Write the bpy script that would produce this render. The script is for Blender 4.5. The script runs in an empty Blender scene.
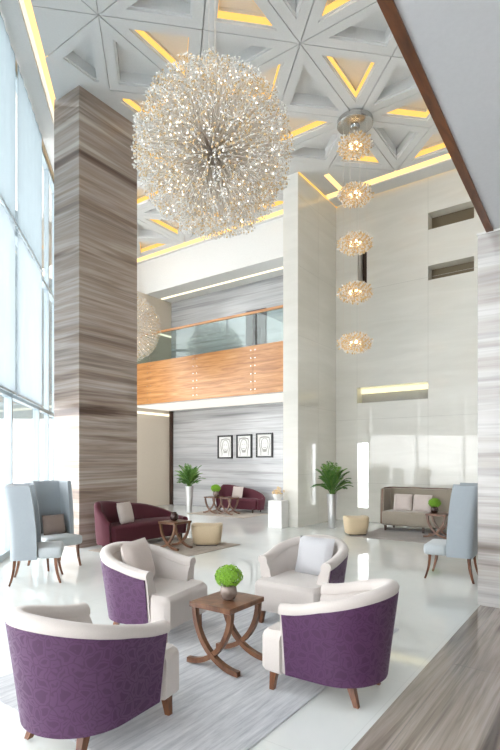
import bpy, bmesh, math, random
from mathutils import Vector, Matrix
random.seed(7)
PI = math.pi
C = bpy.context.scene.collection
# World axes follow the building: +x runs along the long walls, +y across the hall, z up.
HC = 8.4            # ceiling height
A1 = 12.4           # white stone wall
A2 = 13.2           # striped marble wall behind the balcony
AB = 11.0           # balcony front

def srgb(r, g, b):
    f = lambda c: (c/255/12.92) if c/255 <= .04045 else ((c/255+.055)/1.055)**2.4
    return (f(r), f(g), f(b), 1)

# ------------------------------------------------------------------ materials
class NT:
    def __init__(s, name):
        s.m = bpy.data.materials.new(name); s.m.use_nodes = True
        s.t = s.m.node_tree; s.t.nodes.clear()
        s.out = s.n('ShaderNodeOutputMaterial')
    def n(s, ty, **kw):
        nd = s.t.nodes.new(ty)
        for k, v in kw.items():
            if hasattr(nd, k) and k not in nd.inputs: setattr(nd, k, v)
            else: nd.inputs[k].default_value = v
        return nd
    def l(s, a, b): s.t.links.new(a, b)
    def bsdf(s, **kw):
        b = s.n('ShaderNodeBsdfPrincipled')
        for k, v in kw.items(): b.inputs[k.replace('_', ' ')].default_value = v
        s.l(b.outputs[0], s.out.inputs[0]); return b
    def ramp(s, stops, fac):
        r = s.n('ShaderNodeValToRGB'); e = r.color_ramp.elements
        e[0].position, e[0].color = stops[0]; e[1].position, e[1].color = stops[-1]
        for p, c in stops[1:-1]:
            x = e.new(p); x.color = c
        s.l(fac, r.inputs[0]); return r.outputs[0]
    def noise(s, scale3, scale=1., detail=4., rough=.5, dist=0., src='pos', loc=(0,0,0)):
        if src == 'pos': v = s.n('ShaderNodeNewGeometry').outputs['Position']
        else: v = s.n('ShaderNodeTexCoord').outputs['Object']
        mp = s.n('ShaderNodeMapping'); mp.inputs['Scale'].default_value = scale3; mp.inputs['Location'].default_value = loc
        s.l(v, mp.inputs[0])
        nz = s.n('ShaderNodeTexNoise'); nz.inputs['Scale'].default_value = scale; nz.inputs['Detail'].default_value = detail
        nz.inputs['Roughness'].default_value = rough; nz.inputs['Distortion'].default_value = dist
        s.l(mp.outputs[0], nz.inputs['Vector']); return nz.outputs['Fac']
    def mix(s, fac, a, b, mode='MIX'):
        m = s.n('ShaderNodeMix', data_type='RGBA', blend_type=mode)
        for i, v in ((0, fac), (6, a), (7, b)):
            if hasattr(v, 'links'): s.l(v, m.inputs[i])
            else: m.inputs[i].default_value = v
        return m.outputs[2]
    def bump(s, bs, h, strength=.2, dist=.01):
        b = s.n('ShaderNodeBump'); b.inputs['Strength'].default_value = strength; b.inputs['Distance'].default_value = dist
        s.l(h, b.inputs['Height']); s.l(b.outputs[0], bs.inputs['Normal'])

def plain(name, col, rough=.5, metal=0., **kw):
    t = NT(name); b = t.bsdf(Base_Color=col, Roughness=rough, Metallic=metal, **kw)
    f = t.noise((1,1,1), 35., 3., src='obj')
    lo = tuple(c*.98 for c in col[:3])+(1,); hi = tuple(min(1, c*1.02) for c in col[:3])+(1,)
    t.l(t.ramp([(.3, lo), (.7, hi)], f), b.inputs['Base Color']); return t.m

def fabric(name, col, var=.12, scale=260., rough=.85, sheen=.3):
    t = NT(name); b = t.bsdf(Roughness=rough, Sheen_Weight=sheen, Sheen_Roughness=.5)
    f = t.noise((1,1,1), scale, 2., src='obj')
    lo = tuple(c*(1-var) for c in col[:3])+(1,); hi = tuple(min(1, c*(1+var)) for c in col[:3])+(1,)
    t.l(t.ramp([(.3, lo), (.7, hi)], f), b.inputs['Base Color']); t.bump(b, f, .12, .003); return t.m

def marble(name, stops, scale3, rough=.12, loc=(0,0,0), fine=(.25, 28.), dist=.6, spec=.5):
    t = NT(name); b = t.bsdf(Roughness=rough, Specular_IOR_Level=spec)
    f = t.noise(scale3, 1., 5., .62, dist, loc=loc)
    g = t.noise(tuple(c*3.3 for c in scale3), 1., 3., .6, .3, loc=loc)
    c1 = t.ramp(stops, f)
    c2 = t.ramp([(.36, (.62,.6,.6,1)), (.5, (1,1,1,1)), (.62, (.9,.88,.87,1))], g)
    t.l(t.mix(.75, c1, c2, 'MULTIPLY'), b.inputs['Base Color']); return t.m

def wood(name, dark, mid, light, scale3, rough=.35):
    t = NT(name); b = t.bsdf(Roughness=rough)
    f = t.noise(scale3, 1., 4., .6, .8)
    t.l(t.ramp([(.3, dark), (.5, mid), (.7, light)], f), b.inputs['Base Color']); return t.m

def emit(name, col, strength):
    t = NT(name); e = t.n('ShaderNodeEmission'); e.inputs[0].default_value = col; e.inputs[1].default_value = strength
    t.l(e.outputs[0], t.out.inputs[0]); return t.m

def glass(name, tint=(1,1,1,1), refl=.06, rough=0.):
    t = NT(name); tr = t.n('ShaderNodeBsdfTransparent'); tr.inputs[0].default_value = tint
    gl = t.n('ShaderNodeBsdfGlossy'); gl.inputs['Roughness'].default_value = rough
    lw = t.n('ShaderNodeLayerWeight'); pw = t.n('ShaderNodeMath', operation='POWER'); t.l(lw.outputs['Facing'], pw.inputs[0]); pw.inputs[1].default_value = 5.
    ma = t.n('ShaderNodeMath', operation='MULTIPLY_ADD'); t.l(pw.outputs[0], ma.inputs[0]); ma.inputs[1].default_value = .7; ma.inputs[2].default_value = refl*.6
    mx = t.n('ShaderNodeMixShader'); t.l(ma.outputs[0], mx.inputs[0]); t.l(tr.outputs[0], mx.inputs[1]); t.l(gl.outputs[0], mx.inputs[2])
    t.l(mx.outputs[0], t.out.inputs[0]); return t.m

def sheer(name, col, see=.25):
    t = NT(name)
    tr = t.n('ShaderNodeBsdfTransparent'); tl = t.n('ShaderNodeBsdfTranslucent'); df = t.n('ShaderNodeBsdfDiffuse')
    f = t.noise((1,1,1), 3., 2.)
    cc = t.ramp([(.3, tuple(c*.97 for c in col[:3])+(1,)), (.7, col)], f)
    t.l(cc, tl.inputs[0]); t.l(cc, df.inputs[0])
    m1 = t.n('ShaderNodeMixShader'); m1.inputs[0].default_value = .3
    t.l(tl.outputs[0], m1.inputs[1]); t.l(df.outputs[0], m1.inputs[2])
    m2 = t.n('ShaderNodeMixShader'); m2.inputs[0].default_value = see
    t.l(m1.outputs[0], m2.inputs[1]); t.l(tr.outputs[0], m2.inputs[2]); t.l(m2.outputs[0], t.out.inputs[0]); return t.m

def crystal(name, col, alpha=.45):
    t = NT(name); b = t.n('ShaderNodeBsdfPrincipled')
    b.inputs['Base Color'].default_value = col; b.inputs['Roughness'].default_value = .12; b.inputs['Specular IOR Level'].default_value = .9
    tr = t.n('ShaderNodeBsdfTransparent'); tr.inputs[0].default_value = (1,1,1,1)
    m = t.n('ShaderNodeMixShader'); m.inputs[0].default_value = alpha
    t.l(b.outputs[0], m.inputs[1]); t.l(tr.outputs[0], m.inputs[2]); t.l(m.outputs[0], t.out.inputs[0]); return t.m

def damask():
    t = NT('purple_damask'); b = t.bsdf(Sheen_Weight=.12, Sheen_Roughness=.4, Sheen_Tint=(.8,.7,.95,1))
    tc = t.n('ShaderNodeTexCoord').outputs['Object']
    nz = t.n('ShaderNodeTexNoise'); nz.inputs['Scale'].default_value = 7.; t.l(tc, nz.inputs['Vector'])
    va = t.n('ShaderNodeVectorMath', operation='MULTIPLY_ADD'); t.l(nz.outputs['Color'], va.inputs[0]); va.inputs[1].default_value = (.12,.12,.12); t.l(tc, va.inputs[2])
    vo = t.n('ShaderNodeTexVoronoi', feature='DISTANCE_TO_EDGE'); vo.inputs['Scale'].default_value = 15.; t.l(va.outputs[0], vo.inputs['Vector'])
    w = t.n('ShaderNodeMath', operation='MULTIPLY'); t.l(vo.outputs['Distance'], w.inputs[0]); w.inputs[1].default_value = 14.
    s = t.n('ShaderNodeMath', operation='SINE'); t.l(w.outputs[0], s.inputs[0])
    r = t.ramp([(.35, srgb(66,32,66)), (.5, srgb(75,39,76))], s.outputs[0])
    t.l(r, b.inputs['Base Color'])
    rr = t.ramp([(.35, (.70,)*3+(1,)), (.5, (.5,)*3+(1,))], s.outputs[0]); t.l(rr, b.inputs['Roughness']); return t.m

def floor_mat():
    t = NT('polished_white_stone'); b = t.bsdf(Roughness=.045, Specular_IOR_Level=.75)
    f = t.noise((1,1,1), .8, 5., .6, .4)
    c = t.ramp([(.3, srgb(212,216,214)), (.7, srgb(226,228,225))], f)
    br = t.n('ShaderNodeTexBrick'); br.offset = 0.
    p = t.n('ShaderNodeNewGeometry').outputs['Position']; t.l(p, br.inputs['Vector'])
    br.inputs['Scale'].default_value = 1.; br.inputs['Brick Width'].default_value = 1.2; br.inputs['Row Height'].default_value = 1.2
    br.inputs['Mortar Size'].default_value = .003; br.inputs['Color1'].default_value = (1,1,1,1); br.inputs['Color2'].default_value = (1,1,1,1); br.inputs['Mortar'].default_value = (.90,.90,.90,1)
    t.l(t.mix(1., c, br.outputs['Color'], 'MULTIPLY'), b.inputs['Base Color']); return t.m

def rug_mat(name, c1, c2, c3, scale3):
    t = NT(name); b = t.bsdf(Roughness=.9, Sheen_Weight=.2)
    f = t.noise(scale3, 1., 6., .7, .2); g = t.noise((1,1,1), 5., 5., .7)
    col = t.ramp([(.3, c1), (.5, c2), (.7, c3)], f)
    t.l(t.mix(.5, col, t.ramp([(.3, (.8,.8,.8,1)), (.65, (1.0,1.0,1.0,1))], g), 'MULTIPLY'), b.inputs['Base Color'])
    t.bump(b, f, .3, .004); return t.m

def stone_panels():
    t = NT('white_glossy_stone'); b = t.bsdf(Roughness=.03, Specular_IOR_Level=.6)
    f = t.noise((.5,.5,3.), 1., 5., .6, .8)
    t.l(t.ramp([(.3, srgb(224,222,214)), (.7, srgb(234,232,225))], f), b.inputs['Base Color']); return t.m

M = {}
M['white'] = plain('white_paint', srgb(232,232,230), .6)
M['ceil'] = plain('ceiling_paint', srgb(222,222,221), .6)
M['soffit'] = plain('soffit_paint', srgb(206,208,212), .6)
M['beige'] = plain('beige_panel', srgb(206,194,178), .35)
M['stone'] = stone_panels()
M['joint'] = plain('joint_grey', srgb(196,194,186), .5)
M['floor'] = floor_mat()
M['column'] = marble('column_marble', [(.33, srgb(104,84,74)), (.43, srgb(152,134,122)), (.50, srgb(184,170,160)), (.58, srgb(156,140,129)), (.68, srgb(200,189,180))], (.10,.10,2.6), .16)
M['feature'] = marble('gallery_marble', [(.30, srgb(158,159,162)), (.44, srgb(182,183,186)), (.55, srgb(198,199,201)), (.64, srgb(178,179,182)), (.74, srgb(206,207,208))], (.10,.10,3.6), .2, (3,2,1), dist=.25)
M['marble_wall'] = marble('grey_banded_marble', [(.30, srgb(138,129,122)), (.42, srgb(172,166,161)), (.52, srgb(192,190,188)), (.62, srgb(170,164,160)), (.74, srgb(198,197,196))], (.10,.10,3.2), .14, (8,1,5), dist=.3)
M['marble_floor'] = marble('striped_marble_floor', [(.30, srgb(78,68,61)), (.42, srgb(136,125,115)), (.52, srgb(166,156,147)), (.62, srgb(132,120,111)), (.72, srgb(184,176,168))], (.24,5.2,1), .12, (1,5,0), dist=.8)
M['oak'] = wood('balcony_oak', srgb(160,104,58), srgb(192,134,80), srgb(210,158,104), (.9,.9,13.), .3)
M['trimwood'] = wood('dark_oak_trim', srgb(74,40,20), srgb(104,60,32), srgb(122,74,42), (2.,14.,14.), .35)
M['walnut'] = wood('walnut', srgb(74,46,32), srgb(104,70,50), srgb(124,88,64), (9.,9.,3.), .3)
M['legwood'] = wood('leg_walnut', srgb(74,42,26), srgb(106,66,42), srgb(126,82,54), (20.,20.,5.), .3)
M['darkwood'] = wood('dark_door_wood', srgb(44,30,24), srgb(62,42,34), srgb(76,54,44), (6.,6.,2.), .4)
M['cream'] = fabric('cream_fabric', srgb(190,182,177), .05)
M['pale'] = fabric('pale_grey_fabric', srgb(178,177,180), .05)
M['wing'] = fabric('blue_grey_fabric', srgb(152,160,166), .08)
M['wingin'] = fabric('wing_inner_fabric', srgb(178,184,187), .06)
M['maroon'] = fabric('maroon_fabric', srgb(80,20,38), .15, rough=.75, sheen=.08)
M['taupe'] = fabric('taupe_fabric', srgb(146,136,122), .08)
M['sand'] = fabric('sand_leather', srgb(204,184,152), .05, 90., .6, .1)
M['pillow'] = fabric('cushion_linen', srgb(196,184,178), .1)
M['pillowb'] = fabric('cushion_taupe', srgb(132,116,108), .12)
M['damask'] = damask()
M['rug'] = rug_mat('silver_rug', srgb(150,152,160), srgb(184,186,190), srgb(206,207,209), (2.2,26.,1))
M['rugb'] = rug_mat('sand_rug', srgb(122,108,94), srgb(146,132,116), srgb(164,150,132), (2.,18.,1))
M['rugg'] = rug_mat('taupe_rug', srgb(106,96,92), srgb(128,118,112), srgb(146,136,130), (18.,2.,1))
M['chrome'] = plain('brushed_steel', srgb(196,196,194), .25, 1.)
M['silver'] = plain('silver_lacquer', srgb(214,214,214), .28, .75)
M['mullion'] = plain('mullion_aluminium', srgb(176,190,198), .4, .2)
M['black'] = plain('black_frame', srgb(26,25,26), .35)
M['paper'] = plain('paper', srgb(232,232,230), .8)
M['sketch'] = plain('pencil_grey', srgb(186,183,181), .9)
M['leaf'] = plain('palm_leaf', srgb(72,116,44), .5)
M['leaf2'] = plain('palm_leaf_light', srgb(110,150,62), .5)
M['lime'] = plain('lime_petals', srgb(118,164,36), .6)
M['soil'] = plain('soil', srgb(58,46,38), .9)
M['vase'] = plain('taupe_ceramic', srgb(126,112,104), .25, .2)
M['darkvase'] = plain('dark_glass_vase', srgb(66,48,44), .15, .2)
M['glass'] = glass('window_glass', (.985,.99,.99,1))
M['railglass'] = glass('balustrade_glass', (.80,.88,.87,1))
M['blind_hi'] = sheer('sheer_blind_upper', srgb(144,155,160), .02)
M['blind_lo'] = sheer('sheer_blind_lower', srgb(156,165,170), .03)
M['crystal'] = crystal('clear_crystal', srgb(250,248,244), .3)
M['champagne'] = crystal('champagne_crystal', srgb(240,212,164), .25)
M['rod'] = plain('chandelier_rod', srgb(222,214,204), .3, .1)
M['amber'] = emit('amber_led', (1., .57, .145, 1), 1.22)
M['ambercove'] = emit('amber_cove_led', (1., .66, .24, 1), 1.7)
M['warmled'] = emit('warm_led', (1., .90, .68, 1), 1.5)
M['soffitglow'] = emit('soffit_glow_sheet', (1., .95, .86, 1), .95)
M['slotled'] = emit('slot_led', (1., .90, .52, 1), 1.4)
M['bulb'] = emit('warm_bulb', (1., .80, .50, 1), 9.)
M['spark'] = emit('tiny_bulb', (1., .90, .74, 1), 5.)
M['bronze'] = plain('bronze_recess', srgb(124,112,92), .3, .3)
M['facade1'] = plain('grey_cladding', srgb(74,86,88), .6)
M['facade2'] = plain('dark_window_band', srgb(46,60,66), .3)
M['pavement'] = plain('pale_paving', srgb(220,222,222), .8)

# ------------------------------------------------------------------ mesh helpers
def nb(): return bmesh.new()
def link(name, bm, mat, parent=None, smooth=None):
    bmesh.ops.recalc_face_normals(bm, faces=bm.faces[:])
    me = bpy.data.meshes.new(name); bm.to_mesh(me); bm.free()
    for m in (mat if isinstance(mat, (list, tuple)) else [mat]): me.materials.append(m)
    if smooth:
        for p in me.polygons: p.use_smooth = True
        me.set_sharp_from_angle(angle=math.radians(smooth))
    o = bpy.data.objects.new(name, me); C.objects.link(o)
    if parent: o.parent = parent
    return o
def thing(name, label, cat, loc=(0,0,0), rz=0, group=None):
    o = bpy.data.objects.new(name, None); C.objects.link(o); o.empty_display_size = .1
    o.location = loc; o.rotation_euler = (0,0,rz); o['label'] = label; o['category'] = cat
    if group: o['group'] = group
    return o
def tag(o, label, cat, group=None):
    o['label'] = label; o['category'] = cat
    if group: o['group'] = group
    return o
def struct(name, bm, mat, parent=None, smooth=None):
    o = link(name, bm, mat, parent, smooth); o['kind'] = 'structure'; return o
def dup(root, loc, rz, label, group=None):
    r = root.copy(); C.objects.link(r); r.location = loc; r.rotation_euler = (0,0,rz); r['label'] = label
    if group: r['group'] = group
    for ch in list(root.children):
        c = ch.copy(); C.objects.link(c); c.parent = r
        for g in list(ch.children):
            d = g.copy(); C.objects.link(d); d.parent = c
    return r
def box(bm, x0, x1, y0, y1, z0, z1, bev=0, seg=2, mi=0):
    r = bmesh.ops.create_cube(bm, size=1.0)
    vs = r['verts']
    for v in vs:
        v.co = Vector(((x0+x1)/2+v.co.x*(x1-x0), (y0+y1)/2+v.co.y*(y1-y0), (z0+z1)/2+v.co.z*(z1-z0)))
    fs = list({f for v in vs for f in v.link_faces})
    if bev:
        es = list({e for v in vs for e in v.link_edges})
        q = bmesh.ops.bevel(bm, geom=es, offset=bev, segments=seg, profile=.5, affect='EDGES')
        fs = q['faces']
    for f in fs: f.material_index = mi
    return vs
def quadbox(bm, pts, z0, z1, mi=0):      # vertical prism over a plan polygon
    lo = [bm.verts.new((p[0], p[1], z0)) for p in pts]; hi = [bm.verts.new((p[0], p[1], z1)) for p in pts]
    n = len(pts); fs = [bm.faces.new(lo[::-1]), bm.faces.new(hi)]
    for i in range(n): fs.append(bm.faces.new((lo[i], lo[(i+1)%n], hi[(i+1)%n], hi[i])))
    for f in fs: f.material_index = mi
def loft(bm, rings, closed_ring=True, cap=True, closed_path=False):
    vr = [[bm.verts.new(p) for p in r] for r in rings]; n = len(rings[0]); m = len(rings)
    for i in range(m if closed_path else m-1):
        a, b = vr[i], vr[(i+1) % m]
        for j in range(n if closed_ring else n-1):
            k = (j+1) % n
            bm.faces.new((a[j], a[k], b[k], b[j]))
    if cap and not closed_path:
        bm.faces.new(vr[0][::-1]); bm.faces.new(vr[-1])
def tube(bm, pts, rads, n=8, sq=False):
    pts = [Vector(p) for p in pts]; rings = []
    up = Vector((0,0,1))
    for i, p in enumerate(pts):
        d = (pts[min(i+1, len(pts)-1)]-pts[max(i-1, 0)]).normalized()
        s = d.cross(up)
        if s.length < 1e-3: s = Vector((1,0,0))
        s.normalize(); t = s.cross(d).normalized()
        r = rads[i] if isinstance(rads, (list, tuple)) else rads
        off = PI/4 if sq else 0
        rings.append([p+s*(r*math.cos(2*PI*k/n+off))+t*(r*math.sin(2*PI*k/n+off)) for k in range(n)])
    loft(bm, rings)
def lathe(bm, prof, n=24, c=(0,0)):
    rings = [[(c[0]+max(r,1e-4)*math.cos(2*PI*k/n), c[1]+max(r,1e-4)*math.sin(2*PI*k/n), z) for k in range(n)] for r, z in prof]
    loft(bm, rings)
def taper(bm, x0, y0, z0, r0, x1, y1, z1, r1, n=4):    # leg from top (x0..) to foot (x1..)
    rings = []
    for x, y, z, r in ((x0,y0,z0,r0), (x1,y1,z1,r1)):
        rings.append([(x+r*sx, y+r*sy, z) for sx, sy in ((-1,-1),(1,-1),(1,1),(-1,1))])
    loft(bm, rings)
def octa(bm, c, r, ax=None):
    c = Vector(c); z = (ax or Vector((random.gauss(0,1), random.gauss(0,1), random.gauss(0,1)))).normalized()
    x = z.orthogonal().normalized(); y = z.cross(x)
    v = [bm.verts.new(c+d) for d in (z*r*1.5, -z*r*1.5, x*r, y*r, -x*r, -y*r)]
    for i in range(4):
        a, b = v[2+i], v[2+(i+1)%4]
        bm.faces.new((v[0], a, b)); bm.faces.new((v[1], b, a))
def inset(poly, d):
    n = len(poly); out = []
    for i in range(n):
        p0, p1, p2 = Vector(poly[i-1]), Vector(poly[i]), Vector(poly[(i+1)%n])
        e0, e1 = (p1-p0).normalized(), (p2-p1).normalized()
        n0, n1 = Vector((-e0.y, e0.x)), Vector((-e1.y, e1.x))
        den = 1+n0.dot(n1)
        if den < .05: return None
        out.append(p1+(n0+n1)*(d/den))
    for i in range(n):
        if (out[(i+1)%n]-out[i]).dot(Vector(poly[(i+1)%n])-Vector(poly[i])) <= 0: return None
    return out
def area(p): return .5*sum(p[i][0]*p[(i+1)%len(p)][1]-p[(i+1)%len(p)][0]*p[i][1] for i in range(len(p)))
def clip(poly, n, c):     # keep n.p >= c
    out = []; n = Vector(n)
    for i in range(len(poly)):
        p, q = Vector(poly[i]), Vector(poly[(i+1)%len(poly)])
        dp, dq = n.dot(p)-c, n.dot(q)-c
        if dp >= 0: out.append(p)
        if (dp < 0) != (dq < 0): out.append(p+(q-p)*(dp/(dp-dq)))
    res = []
    for p in out:
        if not res or (p-res[-1]).length > 1e-4: res.append(p)
    if len(res) > 1 and (res[0]-res[-1]).length < 1e-4: res.pop()
    return res if len(res) > 2 and area(res) > .002 else None

# ------------------------------------------------------------------ the facade line
FP = Vector((-1.38, 1.936)); FD = Vector((.685, .7286)).normalized(); FN = Vector((FD.y, -FD.x))
def fac(t, d=0.): p = FP+FD*t+FN*d; return (p.x, p.y)
def fquad(bm, t0, t1, d0, d1, z0, z1, mi=0): quadbox(bm, [fac(t0,d0), fac(t0,d1), fac(t1,d1), fac(t1,d0)], z0, z1, mi)
T0, T1 = -3.2, 14.75

# ------------------------------------------------------------------ setting: floor
EB = 1.165            # edge of the striped stone floor
bm = nb(); quadbox(bm, [(-2.25,EB), (13.6,EB), (13.6,13.2), (9.2,13.2), fac(T1,-.1)], -.1, 0)
struct('floor', bm, M['floor'])
bm = nb(); box(bm, -6, 13.6, -6, EB, -.1, .001); 
fm = struct('floor_striped', bm, M['marble_floor'])
bm = nb()
for x in (-1.5, .4, 2.3, 4.15): box(bm, x, x+.006, -6, EB-.16, .0005, .0016)
box(bm, -6, 6.0, EB-.165, EB-.16, .0005, .0016)
struct('joint', bm, plain('floor_joint', srgb(108,100,94), .4), fm)
bm = nb(); box(bm, -60, 60, -40, 80, -.35, -.12); 
g = struct('ground', bm, M['pavement'])

# ------------------------------------------------------------------ setting: ceiling with triangular coffers
S = 2.247; GA, GB = 7.19, 4.12
ceil = nb(); ledpolys = []
def tile(poly, lit):
    o = inset(poly, .008)
    if not o: return
    a = inset(poly, .175); b = inset(poly, .205)
    n = len(o)
    lo = [ceil.verts.new((p.x, p.y, HC)) for p in o]; hi = [ceil.verts.new((p.x, p.y, HC+.06)) for p in o]
    for i in range(n): ceil.faces.new((lo[i], hi[i], hi[(i+1)%n], lo[(i+1)%n]))
    if not b or area(b) < .05:
        ceil.faces.new(lo); return
    rings = [(a, HC), (a, HC+.035), (b, HC+.035), (b, HC+.22)]
    prev = lo
    for pl, z in rings:
        cur = [ceil.verts.new((p.x, p.y, z)) for p in pl]
        for i in range(n): ceil.faces.new((prev[i], prev[(i+1)%n], cur[(i+1)%n], cur[i]))
        prev = cur
    ceil.faces.new(prev)
    if lit: ledpolys.append(inset(poly, .212))
CUTS = {(-1,1,'a-'): [((0,-1), -7.72)], (-1,1,'a+'): [((0,-1), -7.75)], (1,0,'a+'): [((0,-1), -5.38)]}
FLAT = {(-1,1,'b+'), (1,0,'b+')}
LIT = {(-2,1,'a+'): True, (-1,1,'a-'): False}
for i in range(-6, 2):
    for j in range(-3, 5):
        x0, y0 = GA+i*S, GB+j*S; x1, y1 = x0+S, y0+S; cx, cy = (x0+x1)/2, (y0+y1)/2
        tris = {'b-': [(x0,y0),(x1,y0),(cx,cy)], 'a+': [(x1,y0),(x1,y1),(cx,cy)], 'b+': [(x1,y1),(x0,y1),(cx,cy)], 'a-': [(x0,y1),(x0,y0),(cx,cy)]}
        for k, t in tris.items():
            lit = (k[0] == 'b') == ((i+j) % 2 != 0)
            lit = LIT.get((i,j,k), lit)
            polys = [[Vector(p) for p in t]]
            main = clip(polys[0], FN, FN.dot(FP)+.60)
            if main and j == 4: main = clip(main, (0,-1), -13.8)
            if not main: continue
            for n_, c_ in CUTS.get((i,j,k), []):
                rest = clip(main, tuple(-q for q in n_), -c_)
                main2 = clip(main, n_, c_)
                if rest:
                    vs = [ceil.verts.new((p.x,p.y,HC)) for p in rest]; ceil.faces.new(vs)
                main = main2
                if not main: break
            if not main: continue
            if (i,j,k) in FLAT:
                vs = [ceil.verts.new((p.x,p.y,HC)) for p in main]; ceil.faces.new(vs)
            else: tile(main, lit)
# perimeter borders, coves and the slab above
AE = GA+2*S
box(ceil, AE+.20, A1-.07, 1.0, 14, HC-.03, HC+.05)                    # border strip along the stone wall
fquad(ceil, T0, T1, .12, .43, HC-.02, HC+.05)
box(ceil, -8, 13.4, -4, 14, HC+.42, HC+.55)                           # slab
ceiling = struct('ceiling', ceil, M['ceil'])
for pl in ledpolys:
    if not pl: continue
    b = nb(); n = len(pl)
    lo = [b.verts.new((p.x,p.y,HC+.04)) for p in pl]; hi = [b.verts.new((p.x,p.y,HC+.155)) for p in pl]
    for i in range(n): b.faces.new((lo[i], lo[(i+1)%n], hi[(i+1)%n], hi[i]))
    link('coffer_light', b, M['amber'], ceiling)
b = nb(); box(b, AE+.17, AE+.198, 1.0, 13.9, HC+.0, HC+.14); link('cove_light', b, M['ambercove'], ceiling)
b = nb(); box(b, A1-.05, A1-.012, 1.2, 5.98, HC+.02, HC+.10); link('cove_light', b, M['amber'], ceiling)
b = nb(); fquad(b, T0, T1, .44, .585, HC+.26, HC+.285); link('cove_light', b, M['ambercove'], ceiling)
b = nb(); box(b, 10.85, 11.68, 5.44, 5.56, HC-.012, HC+.0); link('cove_light', b, M['ambercove'], ceiling)
b = nb(); box(b, 10.36, A1, 5.965, 5.985, HC-.03, HC-.01); link('cove_light', b, M['amber'], ceiling)
b = nb(); fquad(b, T0, T1, .03, .11, HC-.035, HC+.05); struct('trim_1', b, plain('tan_pelmet', srgb(202,176,138), .4))

# ------------------------------------------------------------------ setting: walls and columns
b = nb(); box(b, 5.657, 7.035, 7.84, 8.61, 0, HC+.05)
struct('column', b, M['column'])
b = nb(); box(b, 10.365, A1, 6.0, 6.41, 0, HC+.40)
pier = struct('wall_pier', b, M['stone'])
b = nb()
for z in (1.25, 2.9, 4.55, 6.2, 7.85): box(b, 10.364, A1, 5.998, 6.0, z, z+.008)
box(b, 11.38, 11.386, 5.998, 6.0, 0, HC)
struct('joint', b, M['joint'], pier)

# white stone wall with recessed slots: cells of a grid, leaving the slots open
def p_on_A1(px, py):      # where the photograph's (px, py) meets the wall plane
    X = (px-250)/505.; 
    bb = A1*(.5805-.8143*X)/(.8143+.5805*X); Y = A1*.8143+bb*.5805
    return bb, 1.6+(460-py)/505.*Y
slots = [(p_on_A1(428,213), p_on_A1(474,218)), (p_on_A1(428,266), p_on_A1(474,271)),
         (p_on_A1(357,388), p_on_A1(428,398.5)), (p_on_A1(357.5,443), p_on_A1(368,508)), (p_on_A1(357.5,246), p_on_A1(367,287))]
rects = []
for (b0, z1), (b1, z0) in slots: rects.append((b1, b0, z0, z1))
ys = sorted({1.0, 6.0}|{r[0] for r in rects}|{r[1] for r in rects}); zs = sorted({0., HC+.40}|{r[2] for r in rects}|{r[3] for r in rects})
b = nb()
for y0, y1 in zip(ys, ys[1:]):
    for z0, z1 in zip(zs, zs[1:]):
        cy, cz = (y0+y1)/2, (z0+z1)/2
        if any(r[0] < cy < r[1] and r[2] < cz < r[3] for r in rects): continue
        box(b, A1, A1+.35, y0, y1, z0, z1)
bmesh.ops.remove_doubles(b, verts=b.verts[:], dist=1e-4)
wstone = struct('wall_stone', b, M['stone'])
b = nb()
j1 = p_on_A1(357,388); j2 = p_on_A1(428,388)
def jline(y0, y1, z0, z1): box(b, A1-.002, A1, y0, y1, z0, z1)
for yy in (rects[2][1], rects[2][0]):
    zz = [0.]+[z for r in rects if r[0]-.01 <= yy <= r[1]+.01 for z in (r[2], r[3])]+[HC]
    zz.sort()
    for k in range(0, len(zz)-1, 2): jline(yy-.003, yy+.003, zz[k], zz[k+1])
for z in (1.0, 2.65, 6.0): 
    for y0, y1 in ((1.2, rects[2][0]), (rects[2][0], rects[2][1]), (rects[2][1], 6.0)):
        if not any(r[2] < z < r[3] and r[0] < (y0+y1)/2 < r[1] for r in rects): jline(y0, y1, z, z+.007)
struct('joint', b, M['joint'], wstone)
for k, r in enumerate(rects):
    mat = [M['bronze'], M['bronze'], plain('grey_niche', srgb(168,166,160), .3), M['white'], M['darkwood']][k]
    if k == 3: continue
    b = nb(); box(b, A1+.33, A1+.36, r[0]-.02, r[1]+.02, r[2]-.02, r[3]+.02)
    struct('niche_panel', b, mat, wstone)
    if k == 2:
        b = nb(); box(b, A1+.24, A1+.32, r[0]+.02, r[1]-.02, r[3]-.13, r[3]-.01); link('niche_light', b, M['slotled'], wstone)
        if k == 2:
            b = nb(); box(b, A1+.02, A1+.32, r[0]-.012, r[0], r[2], r[3]); struct('niche_liner', b, M['bronze'], wstone)
r = rects[3]
b = nb(); box(b, A1+.18, A1+.19, r[0], r[1], r[2], r[3]); struct('window_1', b, M['glass'])

# striped marble end wall on the right and the low ceiling over the viewer
b = nb(); box(b, 6.0, A1, -3, 1.19, 0, 4.1); struct('wall_right', b, M['marble_wall'])
b = nb(); box(b, 5.99, A1, -3, 1.20, 4.08, 4.1); box(b, 6.02, A1, -3, 1.17, 4.5, HC+.4); struct('trim_2', b, M['white'])
b = nb(); box(b, -3.9, 6.0, -3.4, -3.2, 0, HC+.4); struct('wall_side', b, M['white'])
b = nb(); box(b, -3.9, -3.6, -3.2, -.5, 0, HC+.4); struct('wall_back', b, M['white'])
def ab(X, Y): return Vector((.5805*X+.8143*Y, -.8143*X+.5805*Y))
q0, q1 = ab(.714, 2.775), ab(2.60, 5.545)
qd = (q1-q0).normalized(); qn = Vector((qd.y, -qd.x))         # towards lower y
s0 = q0-qd*7.5; s1 = q1+qd*.15
b = nb(); quadbox(b, [s0+qn*.07, s1+qn*.07, (s1.x, -3.2), (s0.x, -3.2)][::-1], 4.1, 4.5); struct('ceiling_low', b, M['soffit'])
b = nb(); quadbox(b, [s0, s1, s1+qn*.072, s0+qn*.072], 4.085, 4.52); struct('trim_3', b, M['trimwood'])

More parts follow.
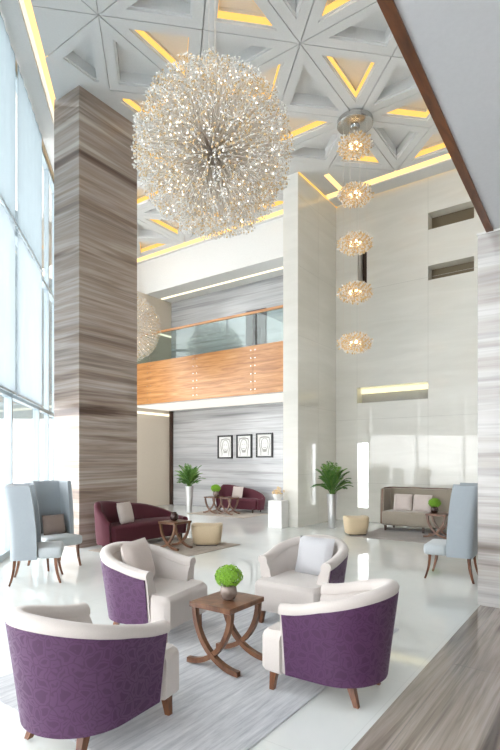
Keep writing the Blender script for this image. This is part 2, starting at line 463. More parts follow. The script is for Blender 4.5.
# gallery end: striped marble wall, beige return wall, balcony
b = nb(); box(b, A2, A2+.3, 5.9, 13.0, 0, HC); struct('wall_gallery', b, M['feature'])
b = nb(); box(b, 8.6, A2, 12.9, 13.1, 0, 7.26); box(b, 8.6, A2, 13.1, 13.95, 7.16, 7.26); box(b, 8.6, A2, 13.85, 13.95, 7.26, HC+.4); wb = struct('wall_beige', b, M['beige'])
b = nb(); box(b, A2-.10, A2, 12.80, 12.90, 0, 3.34); struct('trim_4', b, M['darkwood'])
b = nb(); box(b, 9.5, A2-.12, 12.885, 12.9, 3.16, 3.24); link('wall_light', b, M['warmled'], wb)
b = nb(); box(b, 10.9, A2-.02, 12.885, 12.9, 6.0, 6.06); link('wall_light', b, M['warmled'], wb)
b = nb(); box(b, AB+.03, A2, 6.415, 12.9, 3.36, 4.55); balc = struct('balcony', b, M['white'])
b = nb(); box(b, AB+.25, AB+1.9, 6.5, 12.8, 3.345, 3.365); link('soffit_glow', b, M['soffitglow'], balc)  # wide glowing sheet added so the balcony underside looks evenly bright
b = nb()
def b_on_AB(px):
    X = (px-250)/505.; return AB*(.5805-.8143*X)/(.8143+.5805*X)
py = [6.42, b_on_AB(253), b_on_AB(195), b_on_AB(149), 12.88]
for y0, y1 in zip(py, py[1:]): box(b, AB, AB+.04, y0+.004, y1-.004, 3.35, 4.65)
struct('wood_panel', b, M['oak'], balc)
b = nb()
for y in py[1:4]:
    for k in range(6):
        for dy in (-.07, .07): box(b, AB-.008, AB, y+dy-.012, y+dy+.012, 3.47+k*.21, 3.494+k*.21)
struct('stud', b, M['chrome'], balc)
b = nb()
for y0, y1 in zip(py, py[1:]): box(b, AB+.02, AB+.032, y0+.01, y1-.01, 4.65, 5.50)
struct('glass_panel', b, M['railglass'], balc)
b = nb(); box(b, AB, AB+.06, 6.42, 12.89, 5.50, 5.57, .01, 2); struct('handrail', b, M['oak'], balc)
b = nb(); box(b, 12.0, A2, 6.415, 13.85, 7.27, 7.33); box(b, 11.98, 12.06, 6.415, 13.85, 7.265, HC+.4); gs = struct('ceiling_gallery', b, M['white'])
b = nb(); box(b, 12.62, 12.72, 6.45, 12.85, 7.255, 7.272); link('soffit_glow', b, M['warmled'], gs)
# upper gallery door
def p_on_A2(px, py):
    X = (px-250)/505.; bb = A2*(.5805-.8143*X)/(.8143+.5805*X); Y = A2*.8143+bb*.5805
    return bb, 1.6+(460-py)/505.*Y
d0, d1 = p_on_A2(246.5,309)[0], p_on_A2(266.5,309)[0]; dz = p_on_A2(256,310)[1]
b = nb(); box(b, A2-.05, A2, d1, d0, 4.55, dz, .008, 1); dr = struct('door_1', b, M['darkwood'])
b = nb(); tube(b, [(A2-.09, d1+.12, 5.4), (A2-.09, d1+.12, 5.75)], .012); struct('door_handle', b, M['chrome'], dr)

# ------------------------------------------------------------------ window facade with mullions, glass, blinds
MY = [8.52+2.1*k for k in range(-5, 4)]; MT = [y*1.02 for y in MY]
TZ = [0., 2.70, 5.55, HC]
k_ = 1
for t0, t1 in zip(MT, MT[1:]):
    b = nb()
    fquad(b, t0-.035, t0+.035, -.06, .06, 0, HC)
    for z in TZ[1:3]: fquad(b, t0+.035, t1-.035, -.05, .05, z-.04, z+.04)
    fquad(b, t0+.035, t1-.035, -.05, .05, .0, .10); fquad(b, t0+.035, t1-.035, -.05, .05, HC-.10, HC)
    if t0 > 10: fquad(b, t0+1.05, t0+1.11, -.05, .05, .10, HC-.1)
    w = struct('window_%d' % (k_+1), b, M['mullion'])
    b = nb(); fquad(b, t0+.03, t1-.03, -.012, .0, .05, HC-.05); struct('glass', b, M['glass'], w)
    if 4. < t1 < 11:
        fl = ['in the nearest bays', 'in the second bay', '', '', '', '']
        for nm, z0, z1, mt in (('upper', 5.57, HC-.04, 'blind_hi'), ('lower', 2.72, 5.50, 'blind_lo')):
            b = nb(); pts = []
            n = 22
            for q in range(n+1):
                tt = t0+.05+(t1-t0-.10)*q/n; dd = .13+.010*math.sin(q*1.9)
                pts.append((tt, dd))
            lo = [b.verts.new((*fac(*p), z0)) for p in pts]; hi = [b.verts.new((*fac(*p), z1)) for p in pts]
            for q in range(n): b.faces.new((lo[q], lo[q+1], hi[q+1], hi[q]))
            place = {5: 'beside the bare window bay', 4: 'at the left edge of the picture'}.get(k_, None)
            lab = 'sheer white %s blind on the tall window %s' % (nm, place or 'nearest the camera')
            o = thing('roller_blind', lab, 'blind', (*fac(t0), z0), 0, 'sheer blinds on the window wall')
            p = link('blind_cloth', b, M[mt], o, 60); p.location = (-o.location[0], -o.location[1], -o.location[2])
            b = nb(); fquad(b, t0+.05, t1-.05, .115, .145, z0-.03, z0+.005)
            p = link('bottom_bar', b, M['mullion'], o); p.location = (-o.location[0], -o.location[1], -o.location[2])
    k_ += 1
# building across the street, seen through the bare panes
def xy(X, Y): v = ab(X, Y); return (v.x, v.y)
o = thing('office_building', 'grey office building seen through the bare window panes left of the column', 'building', (*xy(-11,30), -.12), -math.radians(54.5))
b = nb(); box(b, -6, 4, 0, 6, 4.2, 30); link('wall', b, M['facade1'], o)
for k in range(7):
    b = nb(); box(b, -5.5, 3.5, -.05, .05, 5.6+k*3.2, 7.4+k*3.2); link('window', b, M['facade2'], o)
b = nb(); box(b, -6, 4, .3, 6, 0, 4.2); link('ground_floor', b, M['pavement'], o)

# ------------------------------------------------------------------ furniture
def smooth(x): x = max(0, min(1, x)); return x*x*(3-2*x)
def pillow_bm(w, h, t):
    b = nb(); n = 12; rows = []
    for side in (1, -1):
        g = []
        for i in range(n+1):
            r = []
            for j in range(n+1):
                u, v = -1+2*i/n, -1+2*j/n
                th = t/2*max(0, (1-u**4))**.6*max(0, (1-v**4))**.6
                pin = 1-.06*(1-abs(u)*abs(v))*(abs(u)**3+abs(v)**3)/2
                r.append(b.verts.new((side*th, u*w/2*pin, v*h/2*pin)))
            g.append(r)
        rows.append(g)
        for i in range(n):
            for j in range(n): b.faces.new((g[i][j], g[i+1][j], g[i+1][j+1], g[i][j+1]))
    bmesh.ops.remove_doubles(b, verts=b.verts[:], dist=1e-5); return b
def pillow(loc, rz, tilt, w, h, t, mat, label, group=None, roll=0):
    o = link('cushion', pillow_bm(w, h, t), mat, None, 60)
    o.rotation_euler = (Matrix.Rotation(rz, 3, 'Z') @ Matrix.Rotation(tilt, 3, 'Y') @ Matrix.Rotation(roll, 3, 'X')).to_euler()
    o.location = loc; return tag(o, label, 'cushion', group)

def tub_chair(label, loc, rz):
    t = thing('tub_armchair', label, 'armchair', loc, rz, 'purple backed tub chairs around the coffee table')
    st = []                                      # (x, y, nx, ny, s) s=0 at arm front, 1 at the back
    for k in range(6): st.append((.25-.31*k/5, -.35, 0, -1, k/5*.42))
    for k in range(1, 24):
        a = -PI/2-PI*k/24; e = abs(1-abs(k-12)/12)
        st.append((-.06+.34*math.cos(a), .35*math.sin(a), math.cos(a), math.sin(a), .42+.58*e))
    for k in range(6): st.append((-.06+.31*k/5, .35, 0, 1, (1-k/5)*.42))
    def lean(z): return .075*(z-.15)/.65
    body, panel, roll = [], [], []
    for i_, (x, y, nx, ny, s) in enumerate(st):
        zt = .63+.15*smooth(s)
        P = lambda n, z: (x+nx*n, y+ny*n, z)
        lt = lean(zt)
        body.append([P(-.02,.15), P(-.02+lean(.4),.4), P(-.02+lt, zt-.06), P(-.055+lt, zt-.03), P(-.10+lt, zt-.06), P(-.12+lt*.6, .5), P(-.125, .3), P(-.12,.15)])
        if i_ in (0, len(st)-1): x -= .02
        panel.append([P(-.028,.145), P(-.012,.142), P(-.008+lean(.4),.4), P(-.008+lt, zt-.065), P(-.03+lt, zt-.065)])
        if i_ in (0, len(st)-1): x += .024
        roll.append([P(-.012+lt, zt-.066), P(-.004+lt, zt-.035), P(-.016+lt, zt-.008), P(-.05+lt, zt+.004), P(-.09+lt, zt-.006), P(-.112+lt, zt-.035), P(-.112+lt, zt-.07), P(-.06+lt, zt-.08)])
    b = nb(); loft(b, body); link('inner_back', b, M['cream'], t, 50)
    b = nb(); loft(b, panel); o = link('outer_panel', b, M['damask'], t, 50); o['label'] = 'purple damask outer panel'
    b = nb(); loft(b, roll); link('top_roll', b, M['cream'], t, 50)
    b = nb()
    plan = [(.44,-.31), (.40,-.345), (.27,-.355), (.26,-.33), (-.05,-.33)]+[(-.06+.30*math.cos(-PI/2-PI*k/10), .31*math.sin(-PI/2-PI*k/10)) for k in range(1, 10)]+[(-.05,.33), (.26,.33), (.27,.355), (.40,.345), (.44,.31)]
    rings = []
    for ins, z in ((.012,.14), (.0,.155), (.0,.37), (.010,.40), (.035,.418)):
        cxm = .08
        rings.append([(cxm+(px-cxm)*(1-ins*2.4), py_*(1-ins*2.6), z+(.012*(1-((px-.1)/.4)**2) if z > .41 else 0)) for px, py_ in plan])
    loft(b, rings); link('seat', b, M['cream'], t, 35)
    for sy in (-1, 1):
        b = nb(); taper(b, .35, sy*.28, .15, .028, .365, sy*.29, 0, .017); link('leg', b, M['legwood'], t)
        b = nb(); taper(b, -.20, sy*.19, .15, .028, -.26, sy*.215, 0, .017); link('leg', b, M['legwood'], t)
    return t
def place_tub(label, loc, rz):
    return dup(tubA, loc, rz, label)
tubA = tub_chair('purple tub armchair nearest the camera at lower left, seen from behind', (1.89, 2.51, .012), math.radians(4))
tubD = place_tub('purple tub armchair at right of the coffee table, shown from its side', (3.23, 1.575, .012), math.radians(92)); tubD.scale = (.94, .94, .99)
tubB = place_tub('cream and purple tub armchair left of the coffee table, facing right with a cream cushion', (3.32, 3.52, .012), math.radians(-80))
tubC = place_tub('tub armchair behind the coffee table, facing the camera with a pale cushion', (4.46, 2.50, .012), math.radians(182))

def x_table(label, loc, rz, wy=.40, wx=.45):
    t = thing('side_table', label, 'table', loc, rz, 'walnut tables with crossed curved legs')
    b = nb(); box(b, -wx/2, wx/2, -wy/2, wy/2, .455, .495, .004, 1); link('table_top', b, M['walnut'], t)
    for sx in (-1, 1):
        for sy in (-1, 1):
            b = nb(); rings = []; xo = sx*(wx/2-.045)+sy*.004
            for k in range(15):
                th = PI/2*k/14; hw = .019
                cy = sy*.25-sy*(.25+wy/2-.03)*math.cos(th); cz = .456-.432*math.sin(th)
                ty, tz = sy*(.25+wy/2-.03)*math.sin(th), -.432*math.cos(th); L = math.hypot(ty, tz); ny, nz = -tz/L, ty/L
                rings.append([(xo+dx*.021, cy+ny*dn*hw, max(.0, cz+nz*dn*hw)) for dx, dn in ((-1,-1),(1,-1),(1,1),(-1,1))])
            loft(b, rings); link('leg', b, M['walnut'], t, 40)
    return t
tabA = x_table('walnut coffee table on the silver rug between the purple chairs', (3.135, 2.455, .012), 0)
dup(tabA, (6.62, 6.38, .008), 0, 'dark walnut side table in front of the large maroon sofa')
dup(tabA, (11.75, 9.72, .008), 0, 'far walnut side table by the small maroon sofa, left of the pair')
dup(tabA, (11.75, 9.12, .008), 0, 'far walnut side table by the small maroon sofa, right of the pair')
dup(tabA, (10.72, 2.88, .008), 0, 'walnut side table in front of the taupe settee')

def wing_sweep(x0, xr, hw, zb, zt, th, bend, rc=.08, nz=8):
    st = []
    for k in range(4): st.append((x0+(xr+rc-x0)*k/3, -hw, 0, -1))
    for k in range(1, 5): a = -PI/2-PI/2*k/5; st.append((xr+rc+rc*math.cos(a), -hw+rc+rc*math.sin(a), math.cos(a), math.sin(a)))
    for k in range(7): st.append((xr, (-hw+rc)+(2*hw-2*rc)*k/6, -1, 0))
    for k in range(1, 5): a = PI-PI/2*k/5; st.append((xr+rc+rc*math.cos(a), hw-rc+rc*math.sin(a), math.cos(a), math.sin(a)))
    for k in range(4): st.append((xr+rc+(x0-xr-rc)*k/3, hw, 0, 1))
    rings = []
    for x, y, nx, ny in st:
        r = []
        for k in range(nz+1):
            s = k/nz; z = zb+(zt-zb)*s; r.append((x-bend*s*s, y, z-(.012 if k == nz else 0)))
        r.append((x-bend-nx*th/2, y-ny*th/2, zt+.006))
        for k in range(nz, -1, -1):
            s = k/nz; z = zb+(zt-zb)*s; r.append((x-nx*th-bend*s*s, y-ny*th, z-(.012 if k == nz else 0)))
        rings.append(r)
    return rings
def leg_curve(b, x, y, z, dx, dy, r0=.026, r1=.016):
    tube(b, [(x+dx*s*s, y+dy*s*s, z*(1-s)) for s in (0, .2, .4, .6, .8, 1.)], [r0+(r1-r0)*s for s in (0, .2, .4, .6, .8, 1.)], 4, True)
def wing_chair(label, loc, rz):
    t = thing('wing_chair', label, 'chair', loc, rz, 'blue grey high backed wing chairs')
    b = nb(); loft(b, wing_sweep(.05, -.27, .31, .325, 1.275, .065, .085)); link('winged_back', b, M['wing'], t, 45)
    b = nb(); box(b, -.24, .33, -.243, .243, .335, .475, .045, 3); 
    box(b, .05, .35, -.29, .29, .325, .47, .045, 3); link('seat', b, M['wingin'], t, 45)
    for sx, sy in ((-1,-1), (-1,1), (1,-1), (1,1)):
        b = nb(); leg_curve(b, (.27 if sx > 0 else -.22), sy*.24, .33, sx*.06, sy*.015); link('leg', b, M['legwood'], t)
    return t
pE = ab(-2.86, 6.72); pF = ab(-2.98, 7.66); pG = ab(2.78, 6.88)
hE = math.radians(-54.51+90-90)+math.atan2(.34, .94)
YAW = math.radians(54.51)          # world angle of the photograph's horizontal axis is -YAW
def ang(fx, fy): v = ab(fx, fy); return math.atan2(v.y, v.x)
wE = wing_chair('high backed wing chair nearest the window, seen from its side', (pE.x, pE.y, 0), ang(.95, .30))
wF = dup(wE, (pF.x, pF.y, 0), ang(.76, -.65), 'high backed wing chair by the marble column, holding a brown cushion')
wG = dup(wE, (pG.x, pG.y, 0), ang(-.86, .52), 'lone high backed wing chair at right beside the banded marble wall')
pillow((pF.x+.02, pF.y+.02, .62), ang(.76,-.65), -.22, .36, .30, .12, M['pillowb'], 'brown cushion on the wing chair by the column')
# cushions of the tub chairs
def on_chair(ch, dx, dy, dz): 
    v = Matrix.Rotation(ch.rotation_euler[2], 3, 'Z') @ Vector((dx, dy, 0)); return (ch.location[0]+v.x, ch.location[1]+v.y, dz)
pillow(on_chair(tubB, -.12, -.02, .645), tubB.rotation_euler[2]+.1, -.30, .42, .40, .14, M['pillow'], 'beige cushion on the left tub armchair facing right')
pillow(on_chair(tubC, -.17, .02, .605), tubC.rotation_euler[2]-.1, -.30, .42, .40, .14, M['pale'], 'pale grey cushion on the tub armchair behind the coffee table')

def curved_sofa(label, loc, rz, L=1.0):
    t = thing('curved_sofa', label, 'sofa', loc, rz, 'maroon curved sofas')
    st = []; n = 36
    for k in range(n+1):
        a = -PI*.5*1.14-(PI-.14*PI)*k/n*1.0
        a = math.radians(-68)-math.radians(224)*k/n
        ca, sa = math.cos(a), math.sin(a)
        ex = math.copysign(abs(ca)**.72, ca); ey = math.copysign(abs(sa)**.72, sa)
        st.append((.02+.42*ex, L*ey, a, k/n))
    rings = []; m = len(st)
    for i, (x, y, a, s) in enumerate(st):
        p, q = st[max(i-1,0)], st[min(i+1,m-1)]
        tx, ty = q[0]-p[0], q[1]-p[1]; l = math.hypot(tx, ty); nx, ny = ty/l, -tx/l
        if nx*x+ny*y < 0: nx, ny = -nx, -ny
        if s < .20: zt = .50+.35*smooth(s/.20)
        else: zt = .85-.41*smooth((s-.30)/.66)
        th = .13
        P = lambda d, z: (x+nx*d, y+ny*d, z)
        rings.append([P(-.05,.10), P(-.03,.25), P(0,zt-.05), P(-.025,zt-.012), P(-.065,zt), P(-.105,zt-.012), P(-th,zt-.05), P(-th-.01,.3), P(-th,.10)])
    b = nb(); loft(b, rings); link('backrest', b, M['maroon'], t, 50)
    plan = [(x*1.0-.0, y) for x, y, a, s in st]
    b = nb(); R = []
    for sc, z in ((.80,.10), (.86,.13), (.87,.36), (.84,.41), (.74,.435)):
        R.append([(.02+(x-.02)*sc+.035, y*sc, z) for x, y in plan])
    loft(b, R); link('seat', b, M['maroon'], t, 50)
    for x, y in ((.25,-.72*L), (-.22,-.72*L), (.25,.72*L), (-.22,.72*L)):
        b = nb(); taper(b, x, y, .13, .022, x, y, 0, .016); link('leg', b, M['darkwood'], t)
    return t
sofaH = curved_sofa('large maroon curved sofa in front of the striped marble column', (6.68, 7.26, .009), math.radians(-90), 1.06)
sofaI = dup(sofaH, (12.55, 9.32, .009), math.radians(180), 'small far maroon sofa under the three framed portraits')
sofaI.scale = (.9, .82, .95)
pillow((6.22, 7.24, .63), math.radians(-75), -.25, .42, .40, .13, M['pillow'], 'beige cushion leaning on the large maroon sofa')
pillow((12.55, 9.42, .60), math.radians(180), -.25, .40, .36, .12, M['pillow'], 'beige cushion on the far maroon sofa under the portraits')

def pouf(label, loc, rz):
    t = thing('pouf', label, 'pouf', loc, rz, 'sand coloured poufs')
    R = []
    for w, d, z in ((.23,.19,.02), (.255,.205,.04), (.285,.23,.22), (.295,.24,.34), (.285,.23,.375), (.25,.20,.39)):
        ring = []
        for k in range(32):
            a = 2*PI*k/32; ca, sa = math.cos(a), math.sin(a)
            x = w*math.copysign(abs(ca)**.55, ca); y = d*math.copysign(abs(sa)**.55, sa)
            ring.append((x, y, z+(.035*(x/.29)**2-.02 if z > .3 else 0)))
        R.append(ring)
    b = nb(); loft(b, R); link('body', b, M['sand'], t, 50)
    b = nb(); box(b, -.2, .2, -.16, .16, 0, .022); link('base', b, M['darkwood'], t)
    return t
pouf('sand coloured pouf beside the dark side table on the left', (7.30, 6.20, .008), math.radians(-54))
dup(bpy.data.objects['pouf'], (10.14, 4.44, .009), math.radians(-50), 'sand coloured pouf beside the tall planter and stone wall').scale = (.88,.9,1.0)

def settee():
    t = thing('settee', 'taupe high backed settee against the white stone wall', 'settee', (11.38, 3.30, .009), PI)
    rings = wing_sweep(.16, -.36, 1.02, .13, .935, .09, .05, .10)
    b = nb(); loft(b, rings); link('backrest', b, M['taupe'], t, 45)
    b = nb(); box(b, -.27, .34, -.92, .92, .125, .44, .05, 3); link('seat', b, M['taupe'], t, 45)
    top = [((r[8][0]+r[10][0])/2, (r[8][1]+r[10][1])/2, .945) for r in rings]
    front = lambda r: [(r[k][0]+.005, (r[k][1]+r[18-k][1])/2, r[k][2]) for k in range(9)]
    b = nb(); tube(b, front(rings[0])+top[1:-1]+front(rings[-1])[::-1], .020, 4, True); link('frame', b, M['walnut'], t, 30)
    for x, y in ((.27,-.85), (-.28,-.85), (.27,.85), (-.28,.85), (.27,0)):
        b = nb(); taper(b, x, y, .14, .025, x, y, 0, .018); link('leg', b, M['darkwood'], t)
settee()
pillow((11.43, 3.86, .63), PI+.1, -.28, .42, .40, .14, M['pillow'], 'beige cushion on the settee, left of its two')
pillow((11.43, 3.42, .63), PI-.05, -.28, .42, .40, .14, M['pillow'], 'beige cushion on the settee, right of its two')

# rugs
def rug(name, label, x0, x1, y0, y1, mat, h=.012):
    b = nb(); box(b, x0, x1, y0, y1, 0, h, .003, 1); tag(link(name, b, mat), label, 'rug')
rug('area_rug', 'silver grey rug under the coffee table and purple chairs', 1.75, 4.69, 1.62, 3.63, M['rug'])
rug('area_rug', 'sand brown rug under the pouf and large maroon sofa', 5.6, 7.66, 5.68, 7.5, M['rugb'], .008)
rug('area_rug', 'taupe rug under the settee and its side table', 9.86, 11.7, 1.9, 4.36, M['rugg'], .008)
rug('area_rug', 'far beige rug beneath the small maroon sofa', 11.2, 12.6, 8.2, 10.3, M['rugb'], .008)

# potted palms
def palm(label, loc, seed, hh=1.0, spread=1.0):
    rnd = random.Random(seed)
    t = thing('potted_palm', label, 'plant', loc, 0, 'palms in tall silver planters')
    b = nb(); lathe(b, [(.075,0), (.085,.02), (.10,.4), (.125,.78), (.13,.80), (.115,.80), (.11,.74), (0,.74)], 28); link('planter', b, M['silver'], t, 40)
    b = nb(); lathe(b, [(0,.73), (.108,.74), (.0,.76)], 16); link('soil', b, M['soil'], t)
    for f in range(54):
        az = f*2.4+rnd.uniform(-.3,.3); el = rnd.uniform(.45, 1.5); Lf = rnd.uniform(.55, .95)*hh
        pts = []; p = Vector((rnd.uniform(-.04,.04), rnd.uniform(-.04,.04), .75)); e = min(1.5, el+.25)
        for k in range(11):
            pts.append(p.copy()); p = p+Vector((math.cos(az)*math.cos(e)*spread, math.sin(az)*math.cos(e)*spread, math.sin(e)))*(Lf/10); e -= rnd.uniform(.06,.13)+(.03 if k > 5 else 0)
        b = nb(); tube(b, pts, [.007-.0005*k for k in range(11)], 4)
        for k in range(3, 11):
            for h2 in (0, .5):
                if k+h2 > 10: continue
                q = pts[k].lerp(pts[min(k+1,10)], h2); d = (pts[min(k+1,10)]-pts[k-1]).normalized(); sd = d.cross(Vector((0,0,1)))
                if sd.length < .01: sd = Vector((1,0,0))
                sd.normalize(); ll = .17*math.sin(PI*(.25+.68*(k-3)/8))*hh
                for s_ in (-1, 1):
                    tip = q+(sd*s_*.75+d*.62+Vector((0,0,-.18)))*ll; md = q+(tip-q)*.45+Vector((0,0,.012)); w = d*.010
                    v = [b.verts.new(q), b.verts.new(md+w), b.verts.new(tip), b.verts.new(md-w)]
                    b.faces.new((v[0],v[1],v[2])); b.faces.new((v[0],v[2],v[3]))
        link('frond', b, M['leaf'] if f % 3 else M['leaf2'], t)
palm('potted palm in a silver planter left of the portraits, by the gallery wall', (11.50, 10.48, 0), 3, .98, .6)
palm('bushy potted palm in a silver planter by the white stone pier', (10.86, 5.36, 0), 11, 1.0, .6)

# vases with round green flower heads
def flower_vase(name, label, loc, vm, sc=1.0, head=True):
    t = thing(name, label, 'vase', loc)
    b = nb(); lathe(b, [(.03*sc,0), (.05*sc,.012*sc), (.068*sc,.055*sc), (.06*sc,.10*sc), (.038*sc,.125*sc), (.042*sc,.135*sc), (.03*sc,.13*sc), (.03*sc,.09*sc), (0,.09*sc)], 24); link('vase', b, vm, t, 40)
    if head:
        rnd = random.Random(5); b = nb()
        for k in range(230):
            z = 1-2*(k+.5)/230; ph = k*2.39996; r = math.sqrt(1-z*z)
            d = Vector((r*math.cos(ph), r*math.sin(ph), z)); rr = (.082+rnd.uniform(-.01,.012))*sc
            c = Vector((0,0,.185*sc))+Vector((d.x*1.15*rr, d.y*1.15*rr, d.z*rr*.88))
            u = d.orthogonal().normalized(); w = d.cross(u); a0 = rnd.uniform(0,6)
            for q in range(4):
                a = a0+q*PI/2; e1 = (u*math.cos(a)+w*math.sin(a))*.017*sc; e2 = (u*math.cos(a+.7)+w*math.sin(a+.7))*.013*sc; e3 = (u*math.cos(a-.7)+w*math.sin(a-.7))*.013*sc
                v = [b.verts.new(c), b.verts.new(c+e3+d*.004), b.verts.new(c+e1+d*.009*sc), b.verts.new(c+e2+d*.004)]
                b.faces.new(v)
        o = link('flower_head', b, M['lime'], t); o['kind'] = 'stuff'
    return t
flower_vase('flower_vase', 'round taupe vase with a lime green flower ball on the coffee table', (3.12, 2.43, .508), M['vase'], 1.0)
flower_vase('flower_vase', 'dark vase with green flowers on the side table by the settee', (10.70, 2.95, .503), M['darkvase'], 1.15)
flower_vase('flower_vase', 'small far vase with green flowers near the far maroon sofa', (11.72, 9.42, .503), M['vase'], 1.35).location = (11.75, 9.64, .503)
flower_vase('bowl', 'small dark round vase on the side table by the large maroon sofa', (6.64, 6.42, .503), M['darkvase'], 1.15, False)

# white pedestal with crystal bowl beside the pier
b = nb(); box(b, 10.02, 10.33, 6.24, 6.62, 0, .64, .006, 1); tag(link('pedestal', b, M['white']), 'white block pedestal at the left foot of the stone pier', 'pedestal')
t = thing('crystal_bowl', 'crystal flower bowl on the white pedestal by the pier', 'bowl', (10.17, 6.44, .64))
b = nb(); lathe(b, [(.05,0), (.07,.02), (.12,.10), (.13,.16), (.12,.16), (.10,.10), (0,.04)], 20); link('bowl', b, M['crystal'], t, 40)
b = nb()
for k in range(60): octa(b, (random.gauss(0,.06), random.gauss(0,.06), .15+abs(random.gauss(0,.06))), .022)
o = link('crystals', b, M['champagne'], t); o['kind'] = 'stuff'

# framed portraits
def portrait(px0, px1, ptop, pbot, label, seed):
    rnd = random.Random(seed)
    y1, zt = p_on_A2(px0, ptop); y0, zb = p_on_A2(px1, ptop+0); zb = p_on_A2((px0+px1)/2, pbot)[1]; zt = p_on_A2((px0+px1)/2, ptop)[1]
    w, h = y1-y0, zt-zb; t = thing('framed_portrait', label, 'picture', (A2, (y0+y1)/2, zb), 0, 'framed portraits on the gallery wall')
    b = nb(); f = .045
    box(b, -.05, 0, -w/2, w/2, 0, f); box(b, -.05, 0, -w/2, w/2, h-f, h); box(b, -.05, 0, -w/2, -w/2+f, f, h-f); box(b, -.05, 0, w/2-f, w/2, f, h-f)
    link('frame', b, M['black'], t)
    b = nb(); box(b, -.02, -.005, -w/2+f, w/2-f, f, h-f); link('paper', b, M['paper'], t)
    b = nb(); cz = h*.52; S_ = lambda pts, r: tube(b, [(-.024, p[0], p[1]) for p in pts], r, 4)
    off = rnd.uniform(-.02,.02)
    S_([(off+.13*math.sin(a), cz+.02+.19*math.cos(a)) for a in [2*PI*k/20 for k in range(21)]], .012)
    for s in (-1, 1):
        S_([(off+s*(.17+.03*math.sin(k*.9)), cz+.22-.09*k) for k in range(7)], .014)
        S_([(off+s*(.03+.006*k), cz+.05+.006*math.sin(k)) for k in range(6)], .010)
    S_([(off-.17+.034*k, cz+.22+.03*math.sin(PI*k/10)) for k in range(11)], .02)
    S_([(off-.05+.01*k, cz-.08-.015*math.sin(PI*k/10)) for k in range(11)], .010)
    for k in range(7): S_([(off-.08+.027*k, cz-.13), (off-.06+.02*k, cz-.22)], .008)
    link('sketch', b, M['sketch'], t)
portrait(218.3, 232.8, 435.5, 458.5, 'black framed pencil portrait, left of the three', 1)
portrait(237, 252.3, 434.5, 458, 'black framed pencil portrait, middle of the three', 2)
portrait(256.6, 273, 433, 457.5, 'black framed pencil portrait, right of the three', 3)

# ------------------------------------------------------------------ spherical crystal chandeliers
def ball_chandelier(label, loc, R=.955, N=900, seed=1):
    rnd = random.Random(seed)
    t = thing('globe_chandelier', label, 'chandelier', loc, 0, 'crystal globe chandeliers')
    b = nb(); bmesh.ops.create_icosphere(b, subdivisions=2, radius=.13); link('core', b, M['crystal'], t, 60)
    rods, cry, chm, spk = nb(), nb(), nb(), nb()
    camd = (Vector((0,0,1.6))-Vector(loc)).normalized()
    dirs = []
    for k in range(N):
        z = 1-2*(k+.5)/N; ph = k*2.39996+rnd.uniform(-.06,.06); r = math.sqrt(1-z*z)
        dirs.append(Vector((r*math.cos(ph), r*math.sin(ph), z)))
    front = sorted(dirs, key=lambda d: -d.dot(camd))[:100]; fs = {tuple(d) for d in front}
    rb = nb(); tube(rb, [(0,0,.10), (0,0,R*.9)], .0065, 5); me = None
    for d in dirs:
        if tuple(d) in fs:
            if me is None:
                o = link('rod', rb, M['rod'], t); me = o.data
            else:
                o = bpy.data.objects.new('rod', me); C.objects.link(o); o.parent = t
            o.rotation_mode = 'QUATERNION'; o.rotation_quaternion = Vector((0,0,1)).rotation_difference(d)
        else: tube(rods, [d*.10, d*R*.9], .0055, 4)
        u = d.orthogonal().normalized(); w = d.cross(u); a0 = rnd.uniform(0, 6); rr_ = (.93+rnd.uniform(-.05,.05), .78+rnd.uniform(-.07,.07))
        gold = rnd.random() < .7
        for tip in [d*R*x for x in (rr_ if rnd.random() < .55 else rr_[:1])]:
            for q in range(4):
                a = a0+q*PI*.5; e = (u*math.cos(a)+w*math.sin(a))
                octa(chm if (gold and q % 2 == 0) else cry, tip+e*.04+d*rnd.uniform(-.01,.03), rnd.uniform(.009,.0145), e)
                tube(chm if gold else cry, [tip-d*.05, tip+e*.05+d*.02], .0018, 3)
        tip = d*R*rr_[0]
        octa(cry, tip+d*.03, .012, d)
        if rnd.random() < .36: octa(spk, tip-d*rnd.uniform(.02,.5), .0095)
        for q in range(1): octa(cry, d*R*rnd.uniform(.3,.8)+u*rnd.uniform(-.04,.04), .010)
    for nm, bb, m in (('rear_rods', rods, 'rod'), ('crystals', cry, 'crystal'), ('gold_crystals', chm, 'champagne'), ('tiny_bulbs', spk, 'spark')):
        o = link(nm, bb, M[m], t); o['kind'] = 'stuff'
    b = nb()
    for q in range(3):
        a = q*2.1; tube(b, [(.05*math.cos(a), .05*math.sin(a), .1), (.05*math.cos(a), .05*math.sin(a), HC-loc[2]-.02)], .004, 4)
    link('suspension_cable', b, M['rod'], t)
    b = nb(); lathe(b, [(0,HC-loc[2]-.06), (.2,HC-loc[2]-.06), (.2,HC-loc[2]), (0,HC-loc[2])], 24); link('canopy', b, M['chrome'], t, 40)
    return t
v = ab(-.44, 6.0); ball_chandelier('huge crystal globe chandelier hanging in front of the coffered ceiling', (v.x, v.y, 5.25))
v = ab(-3.36, 13.6); ball_chandelier('far crystal globe chandelier half hidden behind the marble column', (v.x, v.y, 5.18), .955, 600, 2)

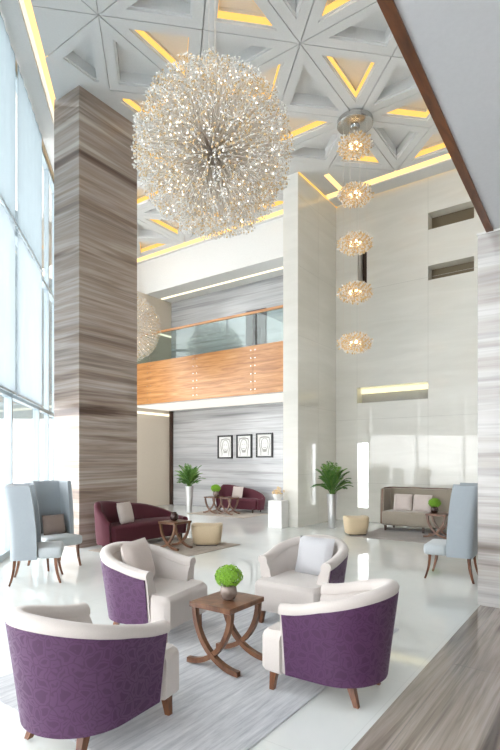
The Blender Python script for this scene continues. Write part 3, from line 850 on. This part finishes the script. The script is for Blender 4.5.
# ------------------------------------------------------------------ five tier pendant
pc = ab(2.10, 10.1)
t = thing('tiered_pendant', 'five tiered warm crystal pendant hanging from a round chrome ceiling plate', 'pendant light', (pc.x, pc.y, HC))
b = nb(); lathe(b, [(0,-.13), (.33,-.13), (.355,-.11), (.355,-.02), (.33,0), (0,0)], 36); link('canopy', b, M['chrome'], t, 40)
b = nb(); lathe(b, [(0,-.19), (.09,-.19), (.10,-.13), (0,-.13)], 20); link('hub', b, M['chrome'], t, 40)
b = nb()
for k in range(8):
    a = k*PI/4; tube(b, [(.25*math.cos(a), .25*math.sin(a), -.12), (.25*math.cos(a), .25*math.sin(a), -4.5)], .0022, 3)
link('cables', b, M['rod'], t)
for i, pyy in enumerate((146, 195, 243.5, 292.5, 343)):
    zc = 1.6+(460-pyy)/505*10.1-HC; rnd = random.Random(i+20)
    b = nb(); b2 = nb()
    for k in range(520):
        z = 1-2*(k+.5)/520; ph = k*2.39996; r = math.sqrt(1-z*z); d = Vector((r*math.cos(ph), r*math.sin(ph), z)); q = rnd.uniform(.62, 1.0)
        octa(b if k % 2 else b2, (d.x*.36*q, d.y*.36*q, d.z*.20*q), rnd.uniform(.016,.025), d)
        if k % 3 == 0: tube(b, [(0,0,0), (d.x*.33*q, d.y*.33*q, d.z*.18*q)], .003, 3)
    p = link('crystal_tier', b, M['champagne'], t); p.location = (0,0,zc)
    link('clear_crystals', b2, M['crystal'], p)['kind'] = 'stuff'
    b = nb()
    for k in range(5):
        a = k*2*PI/5; r_ = bmesh.ops.create_icosphere(b, subdivisions=1, radius=.034)
        bmesh.ops.translate(b, verts=r_['verts'], vec=(.10*math.cos(a), .10*math.sin(a), 0))
    link('bulb', b, M['bulb'], p)

# ------------------------------------------------------------------ daylight and camera
w = bpy.data.worlds.new('World'); bpy.context.scene.world = w; w.use_nodes = True
nt = w.node_tree; bg = nt.nodes['Background']; bg.inputs[0].default_value = (.97, .985, 1.0, 1); bg.inputs[1].default_value = 6.5

cam = bpy.data.cameras.new('camera'); co = bpy.data.objects.new('camera', cam); C.objects.link(co)
co.location = (0, 0, 1.6); co.rotation_euler = (PI/2, 0, -math.radians(54.51))
cam.sensor_fit = 'VERTICAL'; cam.sensor_height = 36; cam.sensor_width = 24; cam.lens = 36*505/750; cam.shift_y = 85/750; cam.clip_start = .05; cam.clip_end = 300
sc = bpy.context.scene; sc.camera = co
sc.view_settings.view_transform = 'Standard'; sc.view_settings.look = 'None'; sc.view_settings.gamma = 1; sc.view_settings.exposure = .24
sc.view_settings.use_curve_mapping = False
sc.cycles.use_denoising = True; sc.cycles.max_bounces = 10; sc.cycles.diffuse_bounces = 6; sc.cycles.transparent_max_bounces = 24
sc.cycles.sample_clamp_indirect = 6.
